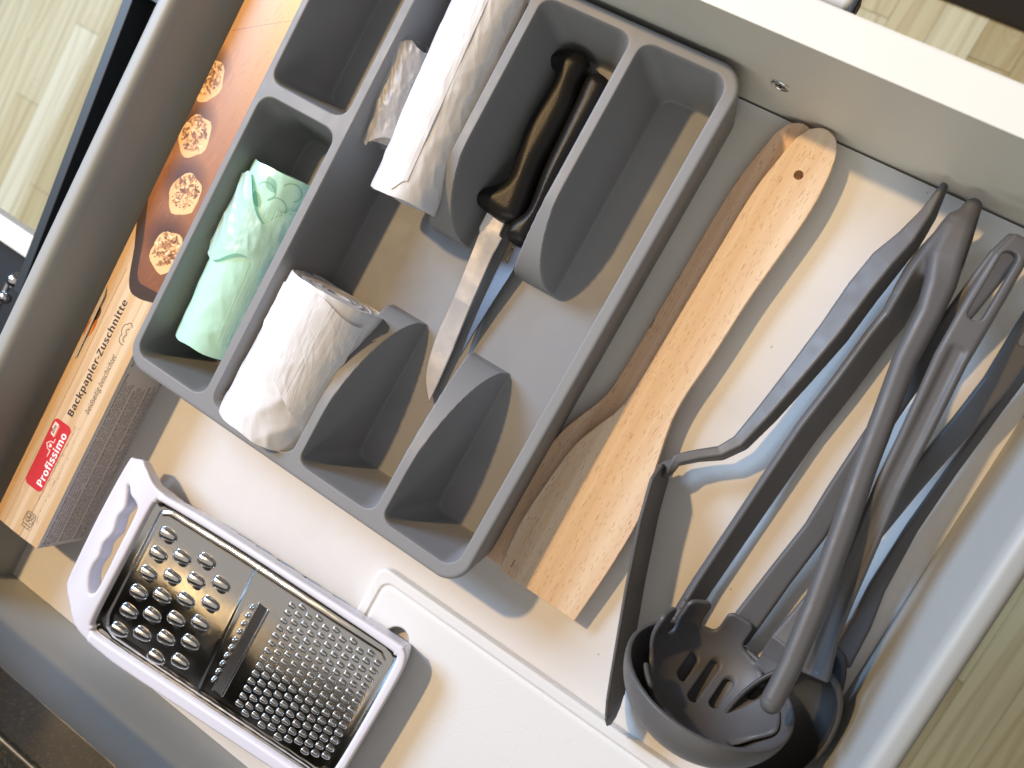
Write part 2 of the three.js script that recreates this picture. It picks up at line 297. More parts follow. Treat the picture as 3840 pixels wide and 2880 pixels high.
{
  // what is left of the drawer: its runner and the next cabinet front
  const r = thing('drawer_runner', 'black drawer runner with slate rail beside the left drawer wall', 'drawer runner', [-80, -60, 270]);
  const sh = (pts, y0, y1) => { const s = new THREE.Shape(pts.map(([x, z]) => new THREE.Vector2(x, -z))); return new THREE.ExtrudeGeometry(s, { depth: y1 - y0, bevelEnabled: true, bevelSize: 0.6, bevelThickness: 0.6, bevelSegments: 2 }).rotateX(-Math.PI / 2).translate(0, y0, 0); };
  part(r, 'rail', sh([[-141, 92], [-119, 322], [-113, 322], [-134, 92]], -60, -19), M.slate);
  part(r, 'channel', sh([[-133, 92], [-112, 322], [-112, 500], [-16, 500], [-16, 92]], -60, -34), M.black);
  part(r, 'bracket', sh([[-136, 86], [-100, 92], [-100, 98], [-136, 96]], -40, -22), M.slate);
  const c = thing('cabinet_front', 'white cabinet front left of the drawer beside the black runner', 'cabinet front', [-300, -300, 310]);
  const f = part(c, 'panel', box(-520, -149, -68, -52, 291, 309, 1.5), M.whitePaint);
  part(c, 'carcass', box(-520, -122, -84, -78, 311, 560), M.black);
  part(c, 'knob', mergeGeometries([new THREE.SphereGeometry(7, 20, 14).translate(-160, -58, 330), new THREE.SphereGeometry(5, 20, 14).translate(-163, -58, 346), new THREE.CylinderGeometry(2.4, 2.4, 30, 12).rotateX(Math.PI / 2).translate(-166, -58, 346)]), M.chrome, f);
}

// ---------------------------------------------------------------- cutlery tray
{
  const t = thing('cutlery_tray', 'grey plastic cutlery tray with rounded compartments against the drawer front', 'cutlery tray', [163, 0, 148]);
  const X0 = 42.5, X1 = 283, Z0 = 3, Z1 = 292.5, R = 15, hr = 50, fl = 4;
  const rrect = (x, z, x0, x1, z0, z1, r) => { const a = Math.abs(x - (x0 + x1) / 2) - (x1 - x0) / 2 + r, b = Math.abs(z - (z0 + z1) / 2) - (z1 - z0) / 2 + r; return Math.min(Math.max(a, b), 0) + Math.hypot(Math.max(a, 0), Math.max(b, 0)) - r; };
  const arch = (s) => Math.sqrt(Math.max(0, 1 - s * s));
  const hB = (z, e) => z < e - 62 ? hr : z < e ? fl - 3 + (hr - fl + 3) * Math.pow(arch((z - (e - 62)) / 62), 0.9) : z < 189 ? -70 : z < 274 ? fl - 3 + (hr - fl + 3) * arch((274 - z) / 86) : hr;
  const H = (x, z) => {
    const dO = -rrect(x, z, 47.5, 276, 9.3, 284.5, 9);                         // inside distance from the outer rim
    const dA = (Math.abs(x - 103.5) - 2.6) * 0.95, dC = x < 104 ? Math.abs(z - 115) - 3.6 : 1e3;
    let d = smin(smin(dO, dA, 9), dC, 9);
    const dB = Math.max((Math.abs(x - 168) - 2.5) * 0.78, (hr - hB(z, 139)) / 6), dD = Math.max((Math.abs(x - 225.5) - 2.5) * 0.78, (hr - hB(z, 139)) / 6);
    d = smin(d, dB, 7); d = smin(d, dD, 7);
    let y = smax(smin(hr, hr - 6 * (d - 0.35), 1.6), fl, 4);
    const e = -rrect(x, z, X0, X1, Z0, Z1, R);
    if (e < 2.4) y -= 2.4 - Math.sqrt(Math.max(0, 2.4 * 2.4 - (2.4 - Math.max(0, e)) ** 2));
    return y;
  };
  const c = 0.6, nx = Math.round((X1 - X0) / c) + 1, nz = Math.round((Z1 - Z0) / c) + 1, pos = new Float32Array(nx * nz * 3), idx = [];
  for (let k = 0; k < nz; k++) for (let i = 0; i < nx; i++) {
    let x = X0 + (X1 - X0) * i / (nx - 1), z = Z0 + (Z1 - Z0) * k / (nz - 1);
    const cx = clamp(x, X0 + R, X1 - R), cz = clamp(z, Z0 + R, Z1 - R), dx = x - cx, dz = z - cz, l = Math.hypot(dx, dz);
    if (dx && dz && l > R) { x = cx + dx / l * R; z = cz + dz / l * R; }
    const o = (k * nx + i) * 3; pos[o] = x; pos[o + 1] = H(x, z); pos[o + 2] = z;
    if (i && k) { const a = k * nx + i; idx.push(a - nx - 1, a - 1, a - nx, a - nx, a - 1, a); }
  }
  const g = new THREE.BufferGeometry(); g.setAttribute('position', new THREE.BufferAttribute(pos, 3)); g.setIndex(idx); g.computeVertexNormals(); uvXZ(g);
  // outer flank
  const ring = [], arcs = [[X1 - R, Z0 + R, -Math.PI / 2], [X1 - R, Z1 - R, 0], [X0 + R, Z1 - R, Math.PI / 2], [X0 + R, Z0 + R, Math.PI]];
  for (const [cx, cz, a0] of arcs) for (let i = 0; i <= 12; i++) { const a = a0 + Math.PI / 2 * i / 12; ring.push([cx, cz, Math.cos(a), Math.sin(a)]); }
  const rows = [[47.65, 0], [45, -0.25], [30, -1.6], [12, -3.2], [2, -4.2], [0.2, -5.2]], sp = [], si = [], n = ring.length;
  rows.forEach(([y, off], j) => { for (let i = 0; i <= n; i++) { const [cx, cz, ux, uz] = ring[i % n]; sp.push(cx + ux * (R + off), y, cz + uz * (R + off)); if (j && i) { const a = j * (n + 1) + i, b = a - n - 1; si.push(b - 1, b, a - 1, b, a, a - 1); } } });
  const s = new THREE.BufferGeometry(); s.setAttribute('position', new THREE.Float32BufferAttribute(sp, 3)); s.setIndex(si); s.computeVertexNormals(); uvXZ(s);
  part(t, 'compartment_shell', g, M.trayGrey); part(t, 'outer_wall', s, M.trayGrey);
}

// ---------------------------------------------------------------- box of baking paper
{
  const L = 385, w = 38, hh = 37.4, zb = 428.4, t = thing('baking_paper_box', 'long cardboard box of baking paper with red label and cookie photo along the left wall', 'box', [19, 0, 236]);
  const K = 2048 / L;
  const topTex = canvasTex(2048, 256, (g, cw, ch) => {
    const ky = ch / w; g.save(); g.scale(K, ky);
    g.fillStyle = 'rgb(214,184,146)'; g.fillRect(0, 0, L, w);
    for (let i = 0; i < 7; i++) { g.fillStyle = ['rgba(210,166,112,0.55)', 'rgba(232,204,166,0.5)', 'rgba(238,212,178,0.5)'][i % 3]; g.fillRect(0, [0, 8, 14, 19, 24, 29, 34][i], L, 3.5); }
    for (let i = 0; i < 520; i++) { const x = rr(-20, L), y = rr(0, w), l = rr(4, 40); g.strokeStyle = `rgba(${rnd() < 0.6 ? '120,70,28' : '244,204,156'},${rr(0.05, 0.3)})`; g.lineWidth = rr(0.08, 0.35); g.beginPath(); g.moveTo(x, y); g.lineTo(x + l, y + rr(-0.4, 0.4)); g.stroke(); }
    g.strokeStyle = 'rgba(110,62,24,0.6)'; g.lineWidth = 0.35; g.beginPath(); g.moveTo(0, 8.6); g.lineTo(180, 8.2); g.stroke(); g.beginPath(); g.moveTo(0, 23.6); g.lineTo(76, 25); g.stroke();
    for (let i = 0; i < 60; i++) { g.fillStyle = 'rgba(70,36,12,0.45)'; g.fillRect(rr(5, 80), rr(23, 30), rr(0.5, 2.5), 0.3); }
    g.fillStyle = 'rgb(190,104,36)'; g.beginPath(); g.ellipse(137, 3, 8, 3.2, 0.1, 0, 7); g.fill(); g.fillStyle = 'rgba(70,34,10,0.8)'; g.beginPath(); g.ellipse(146, 3.2, 4.5, 2.4, 0, 0, 7); g.fill(); g.fillStyle = 'rgb(232,150,70)'; g.beginPath(); g.ellipse(135, 3, 5, 2, 0, 0, 7); g.fill();
    // photo of the baking tray
    g.save(); g.beginPath(); g.moveTo(420, -6); g.lineTo(219, -6); g.lineTo(193, 6.5); g.bezierCurveTo(178, 12, 168, 14, 168.3, 22); g.bezierCurveTo(168, 28, 170, 31, 172, 40); g.lineTo(420, 44); g.closePath(); g.fillStyle = 'rgb(62,42,30)'; g.fill(); g.clip();
    g.beginPath(); g.moveTo(420, -6); g.lineTo(236, -6); g.lineTo(200, 10); g.bezierCurveTo(186, 15, 177, 16, 176.5, 23); g.lineTo(178, 44); g.lineTo(420, 44); g.closePath(); const gr = g.createLinearGradient(176, 0, 380, 20); gr.addColorStop(0, 'rgb(128,76,46)'); gr.addColorStop(0.5, 'rgb(172,112,66)'); gr.addColorStop(1, 'rgb(222,172,108)'); g.fillStyle = gr; g.fill(); g.clip();
    for (let i = 0; i < 300; i++) { g.strokeStyle = `rgba(${rnd() < 0.5 ? '236,170,100' : '120,60,20'},0.10)`; g.lineWidth = rr(0.2, 1.4); const x = rr(176, 385), y = rr(0, 38); g.beginPath(); g.moveTo(x, y); g.lineTo(x + rr(-10, 10), y + rr(-3, 3)); g.stroke(); }
    for (const [cx, cy] of [[201, 28], [236, 21.5], [268.5, 10], [301, 1.5]]) {
      const sh = g.createRadialGradient(cx + 7, cy - 4, 5, cx + 7, cy - 4, 17); sh.addColorStop(0, 'rgba(60,26,10,0.75)'); sh.addColorStop(1, 'rgba(60,26,10,0)'); g.fillStyle = sh; g.fillRect(cx - 20, cy - 20, 46, 40);
      g.fillStyle = 'rgb(240,194,134)'; g.beginPath(); for (let a = 0; a < 6.28; a += 0.26) { const q = 1 + 0.06 * Math.sin(a * 5 + cx) + rr(-0.03, 0.03); g.lineTo(cx + Math.cos(a) * 13 * q, cy + Math.sin(a) * 10.4 * q); } g.fill();
      for (let i = 0; i < 150; i++) { const a = rnd() * 6.28, r = Math.sqrt(rnd()) * 0.86; g.fillStyle = `rgba(${['112,58,28', '160,98,54', '252,222,170', '214,150,92', '96,46,20'][i % 5]},${rr(0.35, 0.85)})`; g.beginPath(); g.ellipse(cx + 1.5 + Math.cos(a) * r * 12, cy - 0.6 + Math.sin(a) * r * 9.6, rr(0.4, 2.4), rr(0.3, 1.0), rnd() * 3, 0, 7); g.fill(); }
    }
    g.restore();
    g.strokeStyle = 'rgba(60,40,20,0.8)'; g.lineWidth = 0.35; g.setLineDash([1.1, 0.8]); g.beginPath(); g.moveTo(333, 2); g.lineTo(354, 36); g.stroke(); g.setLineDash([]);
    // red label
    g.fillStyle = 'rgb(208,50,56)'; g.beginPath(); g.roundRect(30.5, 8.6, 46.4, 14.8, 3.4); g.fill();
    const text = (s, x, y, size, font, fill, stretch = 1) => { g.save(); g.translate(x, y); g.scale(stretch, 1); g.font = `${font} ${size}px sans-serif`; g.fillStyle = fill; g.fillText(s, 0, 0); g.restore(); };
    const fit = (s, x, y, size, font, fill, width) => { g.font = `${font} ${size}px sans-serif`; text(s, x, y, size, font, fill, width / g.measureText(s).width); };
    fit('Profissimo', 33.6, 21.6, 7, 'bold', 'rgb(255,250,244)', 38);
    g.strokeStyle = 'rgb(255,240,232)'; g.lineWidth = 0.6; g.beginPath(); g.moveTo(52.5, 15.6); g.lineTo(57, 15.6); g.lineTo(57, 13.4); g.lineTo(59.6, 11.2); g.lineTo(62.2, 13.4); g.lineTo(62.2, 15.6); g.lineTo(65, 15.6); g.stroke();
    g.fillStyle = 'rgb(255,240,232)'; g.beginPath(); g.arc(59.0, 14.1, 0.75, 0, 7); g.arc(60.2, 14.1, 0.75, 0, 7); g.moveTo(58.3, 14.4); g.lineTo(60.9, 14.4); g.lineTo(59.6, 15.9); g.fill();
    g.fillStyle = 'rgb(250,232,222)'; g.beginPath(); g.moveTo(65.2, 13.9); g.lineTo(66.2, 10.6); g.lineTo(69, 10.6); g.lineTo(70.4, 9.6); g.lineTo(74.4, 10); g.lineTo(73.8, 13.6); g.closePath(); g.fill();
    g.save(); g.font = 'italic bold 3.6px sans-serif'; g.fillStyle = 'rgb(70,40,40)'; g.fillText('dm', 66.6, 13.2); g.restore(); g.fillStyle = 'rgb(240,150,60)'; g.fillRect(65.6, 14.1, 7.8, 0.45);
    fit('Backpapier-Zuschnitte', 82.2, 19.4, 6.2, 'bold', 'rgb(44,34,30)', 81);
    g.save(); g.transform(1, 0, -0.28, 1, 0, 0); g.font = '4.6px sans-serif'; const sx = 40.5 / g.measureText('beidseitig beschichtet').width; g.translate(98, 29.2); g.scale(sx, 1); g.fillStyle = 'rgb(52,42,38)'; g.fillText('beidseitig beschichtet', 0, 0); g.restore();
    g.strokeStyle = 'rgba(50,40,34,0.9)'; g.lineWidth = 0.4; g.beginPath(); g.moveTo(139, 29.6); g.bezierCurveTo(137.5, 25, 143, 24.4, 144, 25.6); g.bezierCurveTo(146, 23.2, 150.4, 23.6, 151.2, 26); g.bezierCurveTo(154, 27, 152.6, 30, 150.6, 29.6); g.moveTo(141, 29.4); g.bezierCurveTo(140.6, 27, 144.6, 26.6, 145, 29); g.moveTo(145.6, 28.6); g.bezierCurveTo(146, 26.4, 149.4, 26.8, 149.2, 29); g.stroke();
    g.beginPath(); g.roundRect(8.6, 20.6, 8.4, 7.4, 1.6); g.moveTo(8.6, 21.6); g.lineTo(6.6, 21.2); g.lineTo(6.6, 26.8); g.lineTo(8.6, 26.6); g.stroke(); for (const [a, b] of [[12, 23], [14.6, 25.4], [11.4, 26], [14.6, 22.6]]) { g.beginPath(); g.arc(a, b, 1.3, 0, 7); g.stroke(); }
    g.restore();
  });
  const words = 'Backpapier Zuschnitte beidseitig beschichtet hitzebeständig bis Grad im Backofen nicht für Grill geeignet Produkt trocken lagern und vor Feuchtigkeit schützen bitte Abstand zu Heizstäben halten zum Backen Garen und Warmhalten ideal'.split(' ');
  const sideTex = canvasTex(2048, 256, (g, cw, ch) => {
    const ky = ch / hh; g.save(); g.scale(K, ky); g.fillStyle = 'rgb(226,218,212)'; g.fillRect(0, 0, L, hh); g.fillStyle = 'rgba(214,210,204,0.8)'; g.fillRect(0, 0, L, 2.2);
    let y = 4.6; g.fillStyle = 'rgb(62,50,46)';
    for (let r = 0; y < hh - 1; r++) {
      if (r % 6 === 5) { y += 1.7; continue; }
      let x = 2.4; g.font = `${r % 6 === 0 ? 'bold ' : ''}2.1px sans-serif`;
      while (x < L - 6) { const s = words[Math.floor(rnd() * words.length)]; if (Math.abs(x - 122) > 5 && !(Math.abs(x + 6 - 122) < 4)) g.fillText(s, x, y); x += g.measureText(s).width + 0.7; if (rnd() < 0.02) x += 4; }
      y += 2.15;
    }
    g.strokeStyle = 'rgb(52,42,38)'; g.lineWidth = 0.3; for (const q of [3.6, 7]) { g.beginPath(); g.arc(1.9, q, 1.2, 0, 7); g.stroke(); }
    g.restore();
  });
  const quad = (a, b, c, d) => { const N = 16, p = [], u = [], ix = []; for (let i = 0; i <= N; i++) for (let j = 0; j <= 4; j++) { const s = i / N, q = j / 4; for (let m = 0; m < 3; m++) p.push((a[m] * (1 - s) + b[m] * s) * (1 - q) + (d[m] * (1 - s) + c[m] * s) * q); u.push(s, 1 - q); if (i && j) { const e = i * 5 + j; ix.push(e - 6, e - 5, e - 1, e - 1, e - 5, e); } } const g = new THREE.BufferGeometry(); g.setAttribute('position', new THREE.Float32BufferAttribute(p, 3)); g.setAttribute('uv', new THREE.Float32BufferAttribute(u, 2)); g.setIndex(ix); g.computeVertexNormals(); return g; };
  const x0 = -1.4, x1 = 37.4, zf = zb - L;
  part(t, 'carton', box(x0 + 0.3, x1 - 0.3, 0.3, hh - 0.3, zf + 0.3, zb - 0.3, 0.4), M.cardboard);
  const bulge = (g) => { const p = g.attributes.position; for (let i = 0; i < p.count; i++) { const s = (p.getX(i) - x0) / (x1 - x0); p.setY(i, p.getY(i) + 0.9 * Math.sin(Math.PI * clamp(s, 0, 1)) * (0.6 + 0.4 * Math.sin(p.getZ(i) * 0.03))); } g.computeVertexNormals(); return g; };
  part(t, 'lid_print', bulge(quad([x0, hh, zb], [x0, hh, zf], [x1, hh, zf], [x1, hh, zb])), std(rgb(1, 1, 1), 0.38, { map: topTex, side: THREE.DoubleSide }));
  part(t, 'side_print', quad([x1, hh, zb], [x1, hh, zf], [x1, 0.3, zf], [x1, 0.3, zb]), std(rgb(1, 1, 1), 0.5, { map: sideTex, side: THREE.DoubleSide }));
  part(t, 'torn_flap', quad([x0 - 0.4, hh - 0.8, 318], [x0 - 0.4, hh - 0.5, 262], [x0 + 3.5, hh + 1.5, 270], [x0 + 4, hh + 0.9, 312]), std(rgb(0.5, 0.47, 0.42), 0.7, { side: THREE.DoubleSide }));
}

// ---------------------------------------------------------------- bag rolls
// a wrinkled roll: axis from A to B (mm), radius, wrinkle seed; theta 0 points to the right (+x), pi/2 up
function rollGeo(A, B, r, seed, amp = 0.5, flat = 1, th0 = 0, th1 = Math.PI * 2, zr = null, nT = 150, nL = 130) {
  const a = new THREE.Vector3(...A), b = new THREE.Vector3(...B), d = b.clone().sub(a), l = d.length(); d.normalize();
  const ux = new THREE.Vector3(1, 0, 0).sub(d.clone().multiplyScalar(d.x)).normalize(), uy = new THREE.Vector3().crossVectors(d, ux); if (uy.y < 0) uy.negate();
  const p = [], uv = [], ix = [];
  for (let j = 0; j <= nL; j++) for (let i = 0; i <= nT; i++) {
    const th = th0 + (th1 - th0) * i / nT, c = Math.cos(th), s = Math.sin(th);
    let t = j / nL; if (zr) { const [q0, q1] = zr(th); t = q0 + (q1 - q0) * t; }
    const z = t * l, sx = c * 3 + seed * 7.1, sy = s * 3 + seed * 3.3;
    const ridge = (fx, fy, fz) => 1 - 2 * Math.abs(vnoise(fx, fy, fz));
    let n = 0.55 * ridge(sx * 0.5 + z * 0.035, sy * 0.5 - z * 0.02, z * 0.045 + seed) + 0.3 * ridge(sx * 1.2 - z * 0.06, sy * 1.2, z * 0.07 + 3 + seed) + 0.12 * vnoise(sx * 3, sy * 3, z * 0.3);
    const edge = Math.min(t, 1 - t) * l; n -= 0.5 * Math.exp(-edge / 1.2);
    const spiral = 0.5 * sstep(0.2, 0.35, (th % 6.283) / 6.283 + 0.02 * vnoise(z * 0.1, seed)) * 0;
    const rad = r + amp * n + spiral, q = a.clone().addScaledVector(d, z + 0.8 * vnoise(c * 2 + seed, s * 2, t > 0.5 ? 9 : 1) * (t < 0.02 || t > 0.98 ? 1 : 0)).addScaledVector(ux, c * rad).addScaledVector(uy, s * rad * flat);
    p.push(q.x, q.y, q.z); uv.push(i / nT, t);
    if (i && j) { const e = j * (nT + 1) + i; ix.push(e - nT - 2, e - nT - 1, e - 1, e - 1, e - nT - 1, e); }
  }
  const g = new THREE.BufferGeometry(); g.setAttribute('position', new THREE.Float32BufferAttribute(p, 3)); g.setAttribute('uv', new THREE.Float32BufferAttribute(uv, 2)); g.setIndex(ix); g.computeVertexNormals(); return g;
}
// end of a roll: wound layers as a stepped rosette, with a hole
function rollEnd(A, B, r, r0, seed, front) {
  const a = new THREE.Vector3(...A), b = new THREE.Vector3(...B), d = b.clone().sub(a).normalize(), at = front ? a : b, out = front ? d.clone().negate() : d;
  const ux = new THREE.Vector3(1, 0, 0).sub(d.clone().multiplyScalar(d.x)).normalize(), uy = new THREE.Vector3().crossVectors(d, ux); if (uy.y < 0) uy.negate();
  const p = [], ix = [], nR = 26, nT = 90;
  for (let j = 0; j <= nR; j++) for (let i = 0; i <= nT; i++) {
    const th = Math.PI * 2 * i / nT, rad = r + (r0 - r) * j / nR, k = vnoise(Math.cos(th) * 1.5 + j * 0.8, Math.sin(th) * 1.5, seed);
    const q = at.clone().addScaledVector(out, -0.5 + (j % 2 ? -0.7 : 0) + 0.5 * k - 1.5 * sstep(0.8, 1, j / nR)).addScaledVector(ux, Math.cos(th) * rad).addScaledVector(uy, Math.sin(th) * rad);
    p.push(q.x, q.y, q.z); if (i && j) { const e = j * (nT + 1) + i; ix.push(e - nT - 2, e - 1, e - nT - 1, e - nT - 1, e - 1, e); }
  }
  const g = new THREE.BufferGeometry(); g.setAttribute('position', new THREE.Float32BufferAttribute(p, 3)); g.setIndex(ix); g.computeVertexNormals(); return uvXZ(g);
}
M.film.side = THREE.DoubleSide; M.core.side = THREE.DoubleSide;
{
  const A = [137.5, 33.5, 196], B = [136.5, 33.5, 285], t = thing('white_bag_roll', 'short thick roll of white bin bags at the back of the tray', 'bag roll', [137, 4, 240]);
  part(t, 'wound_film', rollGeo(A, B, 28.0, 3, 0.95), M.film); for (const fr of [true, false]) part(t, 'roll_end', rollEnd(A, B, 27.8, 3, 2, fr), M.core);
  part(t, 'loose_edge', rollGeo(A, B, 29.4, 8, 0.6, 1, 0.35, 2.4, (th) => [0.05 + 0.04 * Math.sin(th * 3), 0.86 - 0.25 * (th - 0.35)], 60, 60), M.film);
}
{
  const A = [141, 41, 14], B = [149, 40, 134], t = thing('long_white_bag_roll', 'long slim roll of white bags beside the crumpled bag, reaching to the drawer front', 'bag roll', [145, 4, 74]);
  part(t, 'wound_film', rollGeo(A, B, 18.5, 5, 0.75), M.film); for (const fr of [true, false]) part(t, 'roll_end', rollEnd(A, B, 18.2, 2, 7, fr), M.film);
  part(t, 'loose_edge', rollGeo(A, B, 19.1, 12, 0.5, 1, 1.2, 3.15, (th) => [0.02, 0.55 + 0.4 * sstep(3.15, 1.5, th) + 0.03 * Math.sin(th * 9)], 60, 60), M.film);
}
{
  const tex = canvasTex(512, 512, (g, w, h) => {
    g.fillStyle = 'rgb(200,238,222)'; g.fillRect(0, 0, w, h);
    g.strokeStyle = 'rgba(90,150,116,0.4)'; g.fillStyle = 'rgba(80,140,108,0.4)'; g.lineWidth = 4;
    for (const [x, y] of [[112, 452], [78, 428], [60, 478]]) { g.beginPath(); g.arc(x, y, 22, 0.3, 4.2); g.stroke(); g.beginPath(); g.moveTo(x + 30, y - 20); g.quadraticCurveTo(x + 66, y - 26, x + 60, y + 12); g.quadraticCurveTo(x + 32, y + 14, x + 30, y - 20); g.fill(); }
    g.save(); g.translate(44, 356); g.rotate(Math.PI / 2); g.font = 'bold 22px sans-serif'; g.fillStyle = 'rgb(24,130,70)'; g.fillText('Bitte', 0, 0); g.restore();
    g.fillStyle = 'rgba(40,110,80,0.7)'; for (const y of [150, 176, 200, 226]) { g.beginPath(); g.arc(40, y, 6, 0, 7); g.fill(); }
  });
  const mat = phys(rgb(0.92, 1, 0.96), 0.3, { map: tex, bumpMap: creases, bumpScale: 0.00045, clearcoat: 0.4, clearcoatRoughness: 0.2, side: THREE.DoubleSide });
  const band = phys(rgb(0.64, 0.90, 0.80), 0.32, { transmission: 0.3, thickness: 0, bumpMap: creases, bumpScale: 0.00045, clearcoat: 0.3, side: THREE.DoubleSide });
  const A = [70, 25.5, 153], B = [74.5, 25.5, 265], t = thing('green_bag_roll', 'roll of pale green compost bags with a torn green band in the left tray compartment', 'bag roll', [72, 4, 209]);
  part(t, 'wound_film', rollGeo(A, B, 21, 6, 0.55), mat); for (const fr of [true, false]) part(t, 'roll_end', rollEnd(A, B, 20.6, 2, 11, fr), M.greenInner);
  part(t, 'torn_band', rollGeo(A, B, 23.2, 15, 1.5, 1, 0.1, 3.9, (th) => [0.07 + 0.2 * Math.max(0, 1 - Math.abs(th - 1.05) / 1.0) + 0.02 * Math.sin(th * 6), 0.5 + 0.05 * Math.sin(th * 4)], 110, 70), band);
  part(t, 'loose_tape', rollGeo([72, 25.5, 158], [75.5, 25.5, 266], 21.9, 19, 0.5, 1, 0.15, 1.0, (th) => [0.12 + 0.02 * Math.sin(th * 9), 0.94 - 0.1 * Math.abs(Math.sin(th * 4))], 30, 60), band);
}
{
  const t = thing('crumpled_bag', 'crumpled clear plastic bag squeezed beside the long white roll', 'plastic bag', [113, 4, 87]);
  const A = [108, 36, 58], B = [119, 30, 115];
  part(t, 'crumpled_film', rollGeo(A, B, 12.5, 21, 2.4, 0.8, 0, Math.PI * 2, (th) => [0.05 * Math.sin(th * 3), 1 - 0.12 * Math.abs(Math.sin(th * 1.5))], 140, 120), M.filmThin);
  part(t, 'folded_film', rollGeo([107, 35, 63], [118, 29, 112], 9.5, 33, 2.6, 0.8, 0, Math.PI * 2, null, 100, 90), M.filmThin);
}

// ---------------------------------------------------------------- knives
function plateGeo(pts, y, th, hole) {
  const s = new THREE.Shape(pts.map(([x, z]) => new THREE.Vector2(x, -z))); if (hole) s.holes.push(new THREE.Path(hole.map(([x, z]) => new THREE.Vector2(x, -z))));
  const g = new THREE.ExtrudeGeometry(s, { depth: th * 0.4, bevelEnabled: true, bevelThickness: th * 0.3, bevelSize: 0.5, bevelOffset: -0.5, bevelSegments: 1 }).rotateX(-Math.PI / 2), p = g.attributes.position;
  for (let i = 0; i < p.count; i++) p.setY(i, p.getY(i) + y(p.getX(i), p.getZ(i)));
  g.computeVertexNormals(); return uvXZ(g);
}
{
  const k = thing('kitchen_knife', 'paring knife with bronze-shining black handle and bright steel blade', 'knife', [192, 4, 115]);
  const hp = smooth([[178, 31], [174, 29.5], [175.5, 25], [182, 20.2], [190, 19.5], [196, 23], [196.5, 34], [199, 46], [199.5, 64], [199.5, 82], [203, 106], [202.5, 113], [196, 116.5], [187, 116], [177, 114], [175.5, 108], [184, 101], [187, 93], [184.6, 80], [182.2, 64], [183, 49], [183.4, 38], [181.5, 32]], 120);
  const hd = poly2(hp);
  part(k, 'handle', sdfMesh(slab((x, z) => hd(x, z) - 1.0, 4.4, 22.4, 8.4), [170, 3, 16], [208, 24, 120], 0.9), M.handleBlack);
  const bp = ([[184, 112], [184, 126], [185.6, 128.5], ...smooth([[187, 141], [190, 170], [191, 189], [194.3, 207], [198.6, 217], [206, 226]], 24, false), [205.4, 212], [204, 193], [201.4, 167], [199, 136], [199, 125], [197, 124], [196, 112]]);
  const yb = (z) => 13 - (z - 116) * 0.045;
  part(k, 'blade', plateGeo(bp, (x, z) => yb(z), 1.4), M.bladeSteel);
}
{
  const k = thing('black_knife', 'black handled knife with dark narrow slotted blade under the bright knife', 'knife', [207, 4, 110]);
  const hp = smooth([[199, 30], [202, 25], [208, 25], [212.5, 29], [213.5, 44], [213.4, 68], [213.6, 92], [214.4, 108], [214, 121], [207, 124], [200.5, 122], [201, 114], [205.5, 104], [202.4, 82], [201, 60], [200, 42]], 100);
  const hk = poly2(hp);
  part(k, 'handle', sdfMesh(slab((x, z) => hk(x, z) - 0.7, 4.6, 20.6, 7.2), [196, 3, 20], [218, 23, 128], 0.9), M.handleBlack);
  const bp = ([[201.5, 118], [203, 140], [205, 165], [207, 182], [209.4, 194], [210, 180], [211.6, 160], [213.6, 140], [214, 118]]), slot = [[205.4, 126], [206.8, 126], [207.4, 135], [206.2, 135]];
  part(k, 'blade', plateGeo(bp, (x, z) => 10 + (x - 207) * 0.35 - (z - 118) * 0.03, 1.2, slot), M.darkSteel);
}

// ---------------------------------------------------------------- wooden spatulas
{
  const outline = [[315, 4.5], [320, 1.6], [325, 1.8], [330, 5], [334, 14], [336, 30], [336, 46], [334, 70], [332, 93], [331, 119], [330, 136], [329, 150], [329.2, 162], [331, 174], [334.5, 190], [338.6, 208], [340.6, 222], [340.3, 250], [338.2, 284.2], [289.2, 283.6], [286.6, 256], [288.2, 229], [291.4, 203], [297, 187], [302, 175], [304.2, 162], [305, 130], [305.6, 80], [306.4, 45], [309, 25], [311.6, 11]];
  const make = (name, label, mat, dx, dy) => {
    const t = thing(name, label, 'wooden spatula', [318 + dx, dy, 145], 'wooden spatulas');
    const curve = [...smooth(outline.slice(0, 19), 90, false), ...smooth(outline.slice(19), 50, false)];
    const s = new THREE.Shape(curve.map(([x, z]) => new THREE.Vector2(x + dx, -z)));
    const hole = new THREE.Path(); hole.absellipse(322 + dx, -27, 3.1, 3.1, 0, 7, true); s.holes.push(hole);
    const g = new THREE.ExtrudeGeometry(s, { depth: 5, bevelEnabled: true, bevelThickness: 0.8, bevelSize: 0.7, bevelOffset: -0.7, bevelSegments: 3, curveSegments: 24 }).rotateX(-Math.PI / 2).translate(0, dy + 0.8, 0);
    const p = g.attributes.position; for (let i = 0; i < p.count; i++) { const z = p.getZ(i); if (z > 200) p.setY(i, dy + 0.3 + (p.getY(i) - dy - 0.3) * (1 - 0.45 * (z - 200) / 84)); }   // blade thins towards its edge
    g.computeVertexNormals(); uvXZ(g); part(t, 'blade_and_handle', g, mat); return t;
  };
  make('wooden_spatula', 'upper beech spatula lying on top, round hole in its pale handle', M.beech, 0, 7.4);
  make('wooden_spatula', 'lower beech spatula half hidden under the other, next to the tray', M.beechUnder, -11.5, 0.4);
}

